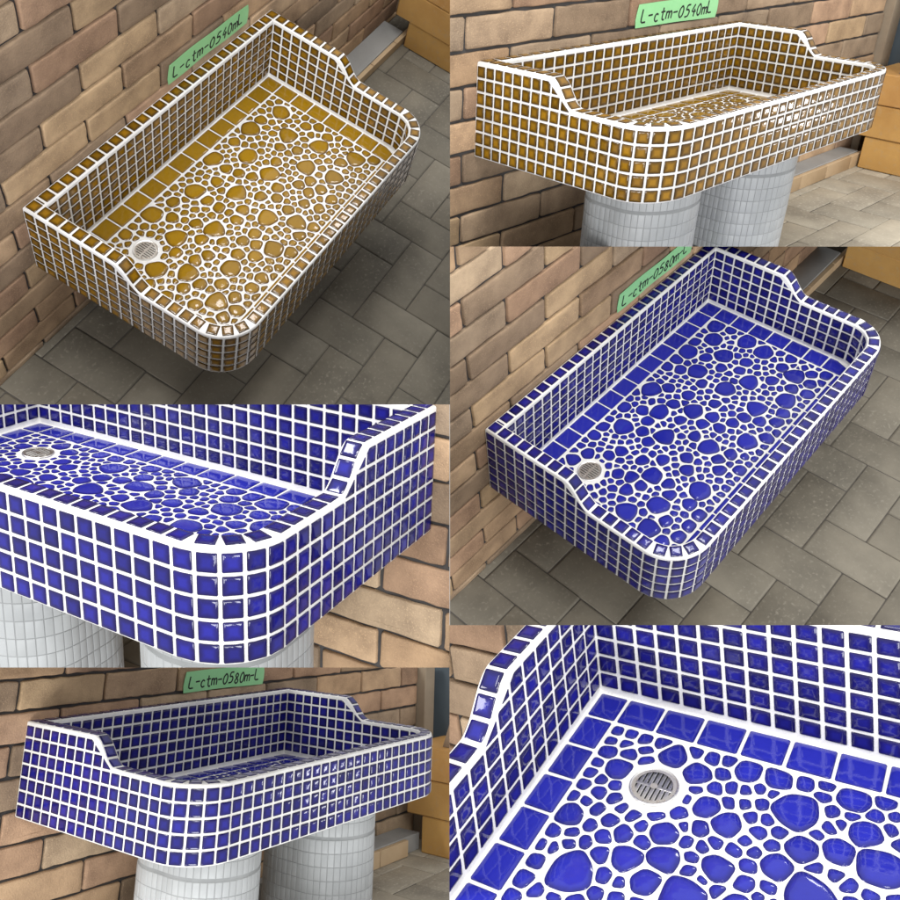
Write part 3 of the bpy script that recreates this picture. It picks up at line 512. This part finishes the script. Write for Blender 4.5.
        vs = [(dx + .15 * math.cos(2 * math.pi * i / 16), dy + .15 * math.sin(2 * math.pi * i / 16), hh + .02) for i in range(16)]
        gr.add(vs, [tuple(range(16))])
        so = gr.build('strainer', q, M['steel'], root)
        for c_ in (ho, so):
            if c_ is not None: c_.parent = dr
    return root
# ---------------------------------------------------------------- surroundings
BRC = [(.47, .335, .215), (.44, .30, .185), (.40, .295, .20), (.33, .25, .175), (.52, .395, .27), (.28, .205, .14), (.45, .30, .20), (.49, .34, .215), (.38, .25, .165), (.50, .36, .22)]
def brick_wall(q, x0, x1, z0, z1, label, seed, tone=1.0):
    random.seed(seed)
    root = empty('brick_wall', q, ((x0 + x1) / 2, -.5, z0)); tag(root, label, 'brick wall', 'brick walls behind the basins')
    mo = MB(); mo.box((x0, -3.2, z0), (x1, -.30, z1)); mo.build('mortar', q, M['mortar'], root, cap=True)
    br = MB()
    for k_ in range(-6, 17):
        za = .42 + 2.53 * k_ + .12; zb = za + 2.29
        if za > z1 or zb < z0: continue
        off = 6.78 if k_ % 2 else 2.87
        n0 = int((x0 - off) / 7.78) - 1
        for n_ in range(n0, n0 + int((x1 - x0) / 7.78) + 4):
            xa = off + 7.78 * n_ + .12; xb_ = xa + 7.54
            xa2, xb2 = max(xa, x0), min(xb_, x1); zc, zd = max(za, z0), min(zb, z1)
            if xb2 - xa2 < .4 or zd - zc < .3: continue
            pts = []
            nx = max(3, int((xb2 - xa2) / .8)); nz = 4
            j = lambda a_=.05: (rnd() - .5) * 2 * a_
            c = .11
            for i in range(nx + 1): pts.append((xa2 + c + (xb2 - xa2 - 2 * c) * i / nx, zc + j()))
            for i in range(nz): pts.append((xb2 + j(.035), zc + c + (zd - zc - 2 * c) * i / (nz - 1)))
            for i in range(nx + 1): pts.append((xb2 - c - (xb2 - xa2 - 2 * c) * i / nx, zd + j()))
            for i in range(nz): pts.append((xa2 + j(.035), zd - c - (zd - zc - 2 * c) * i / (nz - 1)))
            cx, cz = (xa2 + xb2) / 2, (zc + zd) / 2; hx, hz = (xb2 - xa2) / 2, (zd - zc) / 2
            col = random.choice(BRC); f = tone * random.uniform(.80, 1.12); col = tuple(v_ * f for v_ in col)
            dpt = random.uniform(-.06, .05); vs = []; fs = []; m = len(pts)
            for ins, h in ((0, -.35), (.01, -.12), (.045, -.045), (.12, -.02), (.4, -.01)):
                for (u, v) in pts:
                    uu = cx + (u - cx) * (1 - ins / hx); vv = cz + (v - cz) * (1 - ins / hz)
                    vs.append((uu, h + dpt + j(.022 if h > -.3 else 0), vv))
            for r_ in range(4):
                for i in range(m): fs.append((r_ * m + i, r_ * m + (i + 1) % m, (r_ + 1) * m + (i + 1) % m, (r_ + 1) * m + i))
            fs.append(tuple(range(4 * m, 5 * m)))
            br.add(vs, fs, col)
    o = br.build('brick_faces', q, M['brick'], root, angle=60)
    return root
def paving(q, name, x0, x1, y0, y1, tone, seed, a=3.87, ox=1.72, oy=.6):
    random.seed(seed); z = FZ[q.k]
    jb = MB(); jb.box((x0, y0, z - 1.2), (x1, y1, z - .10)); 
    o = jb.build(name, q, M['joint'], None, base=((x0 + x1) / 2, (y0 + y1) / 2, z), cap=True)
    if o is None: return
    tag(o, kind='structure')
    pv = MB()
    for i in range(int((x0 - ox) / a) - 2, int((x1 - ox) / a) + 2):
        for k_ in range(int((y0 - oy) / a) - 2, int((y1 - oy) / a) + 2):
            d_ = (i - k_) % 4
            if d_ == 0: X = (ox + i * a, oy + k_ * a, ox + (i + 2) * a, oy + (k_ + 1) * a)
            elif d_ == 3: X = (ox + i * a, oy + k_ * a, ox + (i + 1) * a, oy + (k_ + 2) * a)
            else: continue
            xa, ya, xb_, yb_ = max(X[0], x0), max(X[1], y0), min(X[2], x1), min(X[3], y1)
            if xb_ - xa < .3 or yb_ - ya < .3: continue
            g = .032; c = tone * random.uniform(.86, 1.12); w_ = random.uniform(-.008, .012)
            dz = (rnd() - .5) * .08; tx, ty = (rnd() - .5) * .012, (rnd() - .5) * .012
            poly = rounded([(xa + g, ya + g), (xb_ - g, ya + g), (xb_ - g, yb_ - g), (xa + g, yb_ - g)], .08)
            vs = []; fs = []; n = len(poly)
            for ins, h in ((0, -.14), (.03, -.04), (.09, 0)):
                for u, v in shrink(poly, ins): vs.append((u, v, z + h + dz + tx * (u - xa) + ty * (v - ya)))
            for r_ in range(2):
                for i_ in range(n): fs.append((r_ * n + i_, r_ * n + (i_ + 1) % n, (r_ + 1) * n + (i_ + 1) % n, (r_ + 1) * n + i_))
            fs.append(tuple(range(2 * n, 3 * n)))
            pv.add(vs, fs, (c * (1.06 + w_), c, c * (.86 - w_)))
    p_ = pv.build('pavers', q, M['paver'], o, angle=50)
def pedestal(q, cx, cy, r, ext, label, seed):
    random.seed(seed); z0 = FZ[q.k]
    root = empty('tiled_pedestal', q, (cx, cy, z0)); tag(root, label, 'pedestal', 'pale tiled pedestals under the basins')
    def outline(rr):
        pts = []; nseg = 30
        for i in range(nseg + 1): a_ = math.pi * i / nseg; pts.append((cx + rr * math.cos(a_), cy + rr * math.sin(a_)))
        for i in range(nseg + 1): a_ = math.pi + math.pi * i / nseg; pts.append((cx + rr * math.cos(a_), cy - ext + rr * math.sin(a_)))
        return pts
    co = MB(); o_ = outline(r); n = len(o_); vs = []; lev = [(z0, 0), (-3.62, 0), (-3.54, -.04), (-3.46, -.04), (-3.38, 0), (-.12, 0), (-.004, -.1)]
    for z, dr in lev: vs += [(x, y, z) for x, y in outline(r + dr)]
    fs = [(k_ * n + i, k_ * n + (i + 1) % n, (k_ + 1) * n + (i + 1) % n, (k_ + 1) * n + i) for k_ in range(len(lev) - 1) for i in range(n)]
    fs.append(tuple(range((len(lev) - 1) * n, len(lev) * n)))
    co.add(vs, fs); co.build('column', q, M['pedgrout'], root, recalc=True)
    per = 2 * math.pi * r + 2 * ext; nt = int(per / .52); w_ = per / nt; tl = MB()
    def at(s):
        s %= per; hp = math.pi * r
        if s < hp: a_ = s / r; return (cx + r * math.cos(a_), cy + r * math.sin(a_), math.cos(a_), math.sin(a_))
        s -= hp
        if s < ext: return (cx - r, cy - s, -1, 0)
        s -= ext
        if s < hp: a_ = math.pi + s / r; return (cx + r * math.cos(a_), cy - ext + r * math.sin(a_), math.cos(a_), math.sin(a_))
        s -= hp
        return (cx + r, cy - ext + s, 1, 0)
    for i in range(nt):
        px, py, nx, ny = at((i + .5) * w_); tx, ty = -ny, nx
        rows = [(-.08 - 1.1 * k_, -.08 - 1.1 * (k_ + 1)) for k_ in range(3)] + [(-3.62 - 1.1 * k_, -3.62 - 1.1 * (k_ + 1)) for k_ in range(int((-3.62 - z0) / 1.1))]
        if i % 2: rows = [(max(a_ , a_), b_) for a_, b_ in rows]
        for zt, zb in rows:
            g = .016; dl = (rnd() - .5) * .03
            c = random.uniform(.93, 1.06)
            vs = []; 
            for ins, h in ((0, -.02), (.02, .02 + dl * .3), (.05, .03 + dl * .4)):
                for (u, v) in ((-w_ / 2 + g + ins, zb + g + ins), (w_ / 2 - g - ins, zb + g + ins), (w_ / 2 - g - ins, zt - g - ins), (-w_ / 2 + g + ins, zt - g - ins)):
                    hh = h + dl * u
                    vs.append((px + tx * u + nx * hh, py + ty * u + ny * hh, v))
            fs = [(r_ * 4 + i_, r_ * 4 + (i_ + 1) % 4, (r_ + 1) * 4 + (i_ + 1) % 4, (r_ + 1) * 4 + i_) for r_ in range(2) for i_ in range(4)] + [(8, 9, 10, 11)]
            tl.add(vs, fs, (c, c, c))
    tl.build('small_tiles', q, M['pedestal'], root)
    return root
def block_wall(q, label, seed):
    random.seed(seed); z0 = FZ[q.k]; X = 49.0 if q.k == 'E' else 53.6
    root = empty('block_wall', q, (X + 3, 14, z0)); tag(root, label, 'block wall', 'tan block walls')
    hs = [3.7, 4.05, 3.75] if q.k in 'AD' else [4.1, 4.1, 3.85]
    z = z0; mb = MB()
    for r_, h in enumerate(hs):
        y = 3.5 if r_ == 0 else 1.6; ln = 7.75; first = [7.75, 8.1, 7.9][r_]
        nxt = y + first if r_ != 1 else y + 9.0
        while y < 34:
            c = random.uniform(.88, 1.08); j = random.uniform(-.12, .12)
            mb.box((X + j, y + .05, z + .04), (X + 7.5, nxt - .05, z + h - .04), (c, c * random.uniform(.97, 1.02), c), bev=.12)
            y = nxt; nxt = y + 8.0
        z += h
    mb.build('blocks', q, M['block'], root, cap=True)
    sh = MB(); sh.box((X + .25, 3.7, z0 + .05), (X + 7.3, 33.6, z - .15)); sh.build('mortar', q, M['mortar'], root, cap=True)
    return z
def ledge(q, label):
    z0 = FZ[q.k]; hgt = 1.9 if q.k in 'BE' else 1.3
    root = empty('wall_ledge', q, (40, 1.6, z0)); tag(root, label, 'ledge', 'low ledges along the walls')
    a = MB(); a.box((26, .02, z0 + .02), (50 if q.k == 'E' else 54.5, 2.75, z0 + hgt), bev=.06); r1 = a.build('grey_slab', q, M['greystone'], root, cap=True)
    b = MB(); x = 26
    random.seed(4)
    while x < (46 if q.k == 'E' else 53):
        c = random.uniform(.9, 1.06); b.box((x + .03, 2.77, z0 + .03), (x + 5.2, 3.3, z0 + hgt - .12), (c, c, c), bev=.04); x += 5.25
    b.build('edging', q, M['wood'], root, cap=True)
GL = {
 'L': [[(0, 1), (0, 0), (.55, .03)]], '-': [[(.05, .45), (.55, .48)]],
 'c': [[(.5, .5), (.3, .62), (.08, .45), (.08, .15), (.28, 0), (.52, .1)]],
 't': [[(.25, .95), (.25, .12), (.42, 0), (.55, .08)], [(.02, .62), (.52, .66)]],
 'm': [[(0, 0), (0, .6)], [(0, .42), (.2, .6), (.32, .45), (.32, 0)], [(.32, .42), (.5, .6), (.64, .45), (.64, 0)]],
 '0': [[(.3, .95), (.05, .7), (.03, .25), (.25, 0), (.5, .22), (.52, .7), (.3, .95)]],
 '5': [[(.5, .95), (.12, .93), (.06, .55), (.35, .6), (.52, .38), (.4, .06), (.04, .03)]],
 '4': [[(.38, .95), (.02, .38), (.6, .4)], [(.42, .6), (.4, 0)]],
 '8': [[(.3, .5), (.08, .72), (.28, .95), (.5, .75), (.3, .5), (.04, .24), (.28, 0), (.54, .24), (.3, .5)]],
}
def tape(q, text, label):
    root = empty('tape_label', q, (20.4, -.03, 8)); tag(root, label, 'label', 'green tape labels')
    random.seed(len(text)); mb = MB(); nx = 26; vs = []; fs = []
    x0, x1 = 15.3, 25.5
    for lay in (0, 1):
        for i in range(nx + 1):
            x = x0 + (x1 - x0) * i / nx
            for zz in (7.95, 8.6, 9.25, 9.9):
                tear = (.12 * math.sin(i * 3 + zz * 2) if i in (0, nx) else 0)
                vs.append((x + tear, .07 + .035 * math.sin(x * 1.1 + zz) + (.02 if lay else 0), zz + .05 * math.sin(x * .4)))
    m = 4 * (nx + 1)
    for i in range(nx):
        for k_ in range(3):
            a_ = i * 4 + k_; fs.append((a_, a_ + 1, a_ + 5, a_ + 4)); fs.append((m + a_ + 4, m + a_ + 5, m + a_ + 1, m + a_))
    for i in range(nx):
        for k_ in (0, 3): a_ = i * 4 + k_; fs.append((a_, a_ + 4, m + a_ + 4, m + a_))
    for a_ in (0, nx * 4):
        for k_ in range(3): fs.append((a_ + k_, a_ + k_ + 1, m + a_ + k_ + 1, m + a_ + k_))
    mb.add(vs, fs); mb.build('tape', q, M['tape'], root, angle=70, recalc=True)
    wr = MB(); x = x0 + .45; step = (x1 - x0 - 1.0) / len(text); hw = .075
    for ch in text:
        sc_ = 1.12; dy = random.uniform(-.08, .08); rr = random.uniform(-.05, .05)
        for stq in GL[ch]:
            pl = []
            for i in range(len(stq) - 1):
                for k_ in range(3): t_ = k_ / 3; pl.append((stq[i][0] * (1 - t_) + stq[i + 1][0] * t_, stq[i][1] * (1 - t_) + stq[i + 1][1] * t_))
            pl.append(stq[-1])
            pl = [pl[0]] + [((pl[i - 1][0] + 2 * pl[i][0] + pl[i + 1][0]) / 4, (pl[i - 1][1] + 2 * pl[i][1] + pl[i + 1][1]) / 4) for i in range(1, len(pl) - 1)] + [pl[-1]]
            P2 = [(x + (u * .95 + v * (.16 + rr)) * sc_ * .95, 8.35 + dy + v * sc_) for u, v in pl]; vs = []
            for i, (u, v) in enumerate(P2):
                a_ = P2[max(0, i - 1)]; b_ = P2[min(len(P2) - 1, i + 1)]; dx, dz = b_[0] - a_[0], b_[1] - a_[1]; l_ = math.hypot(dx, dz) or 1
                yy = .10 + .035 * math.sin(u * 1.1 + v)
                for sg in (-1, 1): vs.append((u - dz / l_ * hw * sg, yy, v + dx / l_ * hw * sg))
            wr.add(vs, [(2 * i, 2 * i + 1, 2 * i + 3, 2 * i + 2) for i in range(len(P2) - 1)])
        x += step
    wr.build('handwriting', q, M['ink'], root)
def extras(q, words):
    """beyond the end of the brick wall: a post, a dark door leaf and a board leaning on the tan blocks"""
    ztop = FZ[q.k] + 12.05; XE = dict(B=57.5, E=53).get(q.k, 61)
    a = MB(); a.box((XE + .1, -.6, FZ[q.k]), (XE + 2.2, 1.0, 20), bev=.08); 
    o = a.build('wooden_post', q, M['post'], None, base=(XE + 1.1, .2, FZ[q.k]), cap=True)
    if o: tag(o, 'narrow weathered post at the end of the brick wall, ' + words, 'post')
    a = MB(); a.box((XE + 3.4, -8, FZ[q.k]), (XE + 4.4, 16, 22), bev=.05)
    o = a.build('door_leaf', q, M['slate'], None, base=(XE + 3.9, 4, FZ[q.k]), cap=True)
    if o: tag(o, 'dark slate grey panel standing behind the post, ' + words, 'panel')
    a = MB(); zb = ztop; sl = 3.6
    vs = [(x, y, z) for x in ((50.0, 50.8) if q.k == 'E' else (54.6, 55.4)) for y, z in ((5.4, zb), (26, zb), (26, zb + 14), (9.4, zb + 14))]
    a.add(vs, [(0,1,2,3), (7,6,5,4), (0,4,5,1), (1,5,6,2), (2,6,7,3), (3,7,4,0)])
    o = a.build('leaning_board', q, M['board'], None, base=(55, 14, zb), cap=True, recalc=True)
    if o: tag(o, 'brown board with a slanting edge on the tan blocks, ' + words, 'board')
# ---------------------------------------------------------------- the six arrangements
INFO = dict(
 A=('amber', 'seen from above, top left', 'L-ctm-0540mL'), B=('amber', 'seen from the side, top right', 'L-ctm-0540mL'),
 C=('blue', 'in the close view, middle left', None), D=('blue', 'seen from above, middle right', 'L-ctm-0580m-L'),
 E=('blue', 'seen from the side, bottom left', 'L-ctm-0580m-L'), F=('blue', 'in the close view of its inside, bottom right', None))
BL = dict(
 A='amber mosaic basin seen whole from above beside the brick wall, top left',
 B='amber mosaic basin seen from the side on pale pedestals, top right',
 C='blue mosaic basin cropped at its rounded corner, middle left picture',
 D='blue mosaic basin seen whole from above beside the brick wall, middle right',
 E='blue mosaic basin seen from the side on pale pedestals, bottom left',
 F='inside of a blue mosaic basin in close-up around its steel drain, bottom right')
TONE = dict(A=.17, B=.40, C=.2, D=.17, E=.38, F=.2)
for i, k in enumerate('ABCDEF'):
    q = PN[k]; kind, wh, txt = INFO[k]
    make_basin(q, kind, BL[k], 11 if kind == 'amber' else 23)
    colr = kind; WT = ', ' + wh.split(', ')[-1]; WT = WT[2:] + ' picture'
    wl_ = dict(A='brown brick wall behind the amber basin, top left', B='brown brick wall behind the amber basin, top right',
               C='brown brick wall below and right of the cropped blue basin, middle left', D='brown brick wall behind the blue basin, middle right',
               E='brown brick wall behind the blue basin, bottom left', F='bit of brick wall left of the blue basin close-up, bottom right')[k]
    wx = dict(A=(-40, 61, 40), D=(-40, 61, 28), B=(-30, 57.5, 22), E=(-30, 53, 16), C=(2, 61, 9), F=(-34, 4, 12))[k]
    brick_wall(q, wx[0], wx[1], FZ[k], wx[2], wl_, 3)
    if k == 'C': paving(q, 'paving', -8, 30, -3.2, 7, .12, 8)
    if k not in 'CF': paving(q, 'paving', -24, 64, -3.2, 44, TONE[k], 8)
    if k in 'ABDE':
        block_wall(q, 'wall of tan concrete blocks beyond the ' + colr + ' basin, ' + WT, 5)
        ledge(q, 'low grey ledge with pale edging beyond the ' + colr + ' basin, ' + WT)
        extras(q, WT)
    if txt:
        tape(q, txt, 'green tape with handwritten code on bricks above the ' + colr + ' basin, ' + WT)
    if k in 'ABCDE':
        lw = dict(A='top left', B='top right', C='middle left', D='middle right', E='bottom left')[k]
        if k in 'BCE':
            pc = dict(B=(9.3, 21.6), C=(8.6, 22.2), E=(10.0, 23.8))[k]
            pedestal(q, pc[0], 9.9, 3.75, 2, 'pale tiled pedestal under the drain end of the basin, ' + lw, 2)
            pedestal(q, pc[1], 10.2, 3.8, 2, 'pale tiled pedestal under the end without a drain, ' + lw, 3)
for o in list(bpy.data.objects):
    if '_b' in o: del o['_b']
# an empty that lost all its parts outside its bay is not needed
bpy.context.view_layer.update()
for o in list(bpy.data.objects):
    if o.type == 'EMPTY' and not o.children: bpy.data.objects.remove(o)
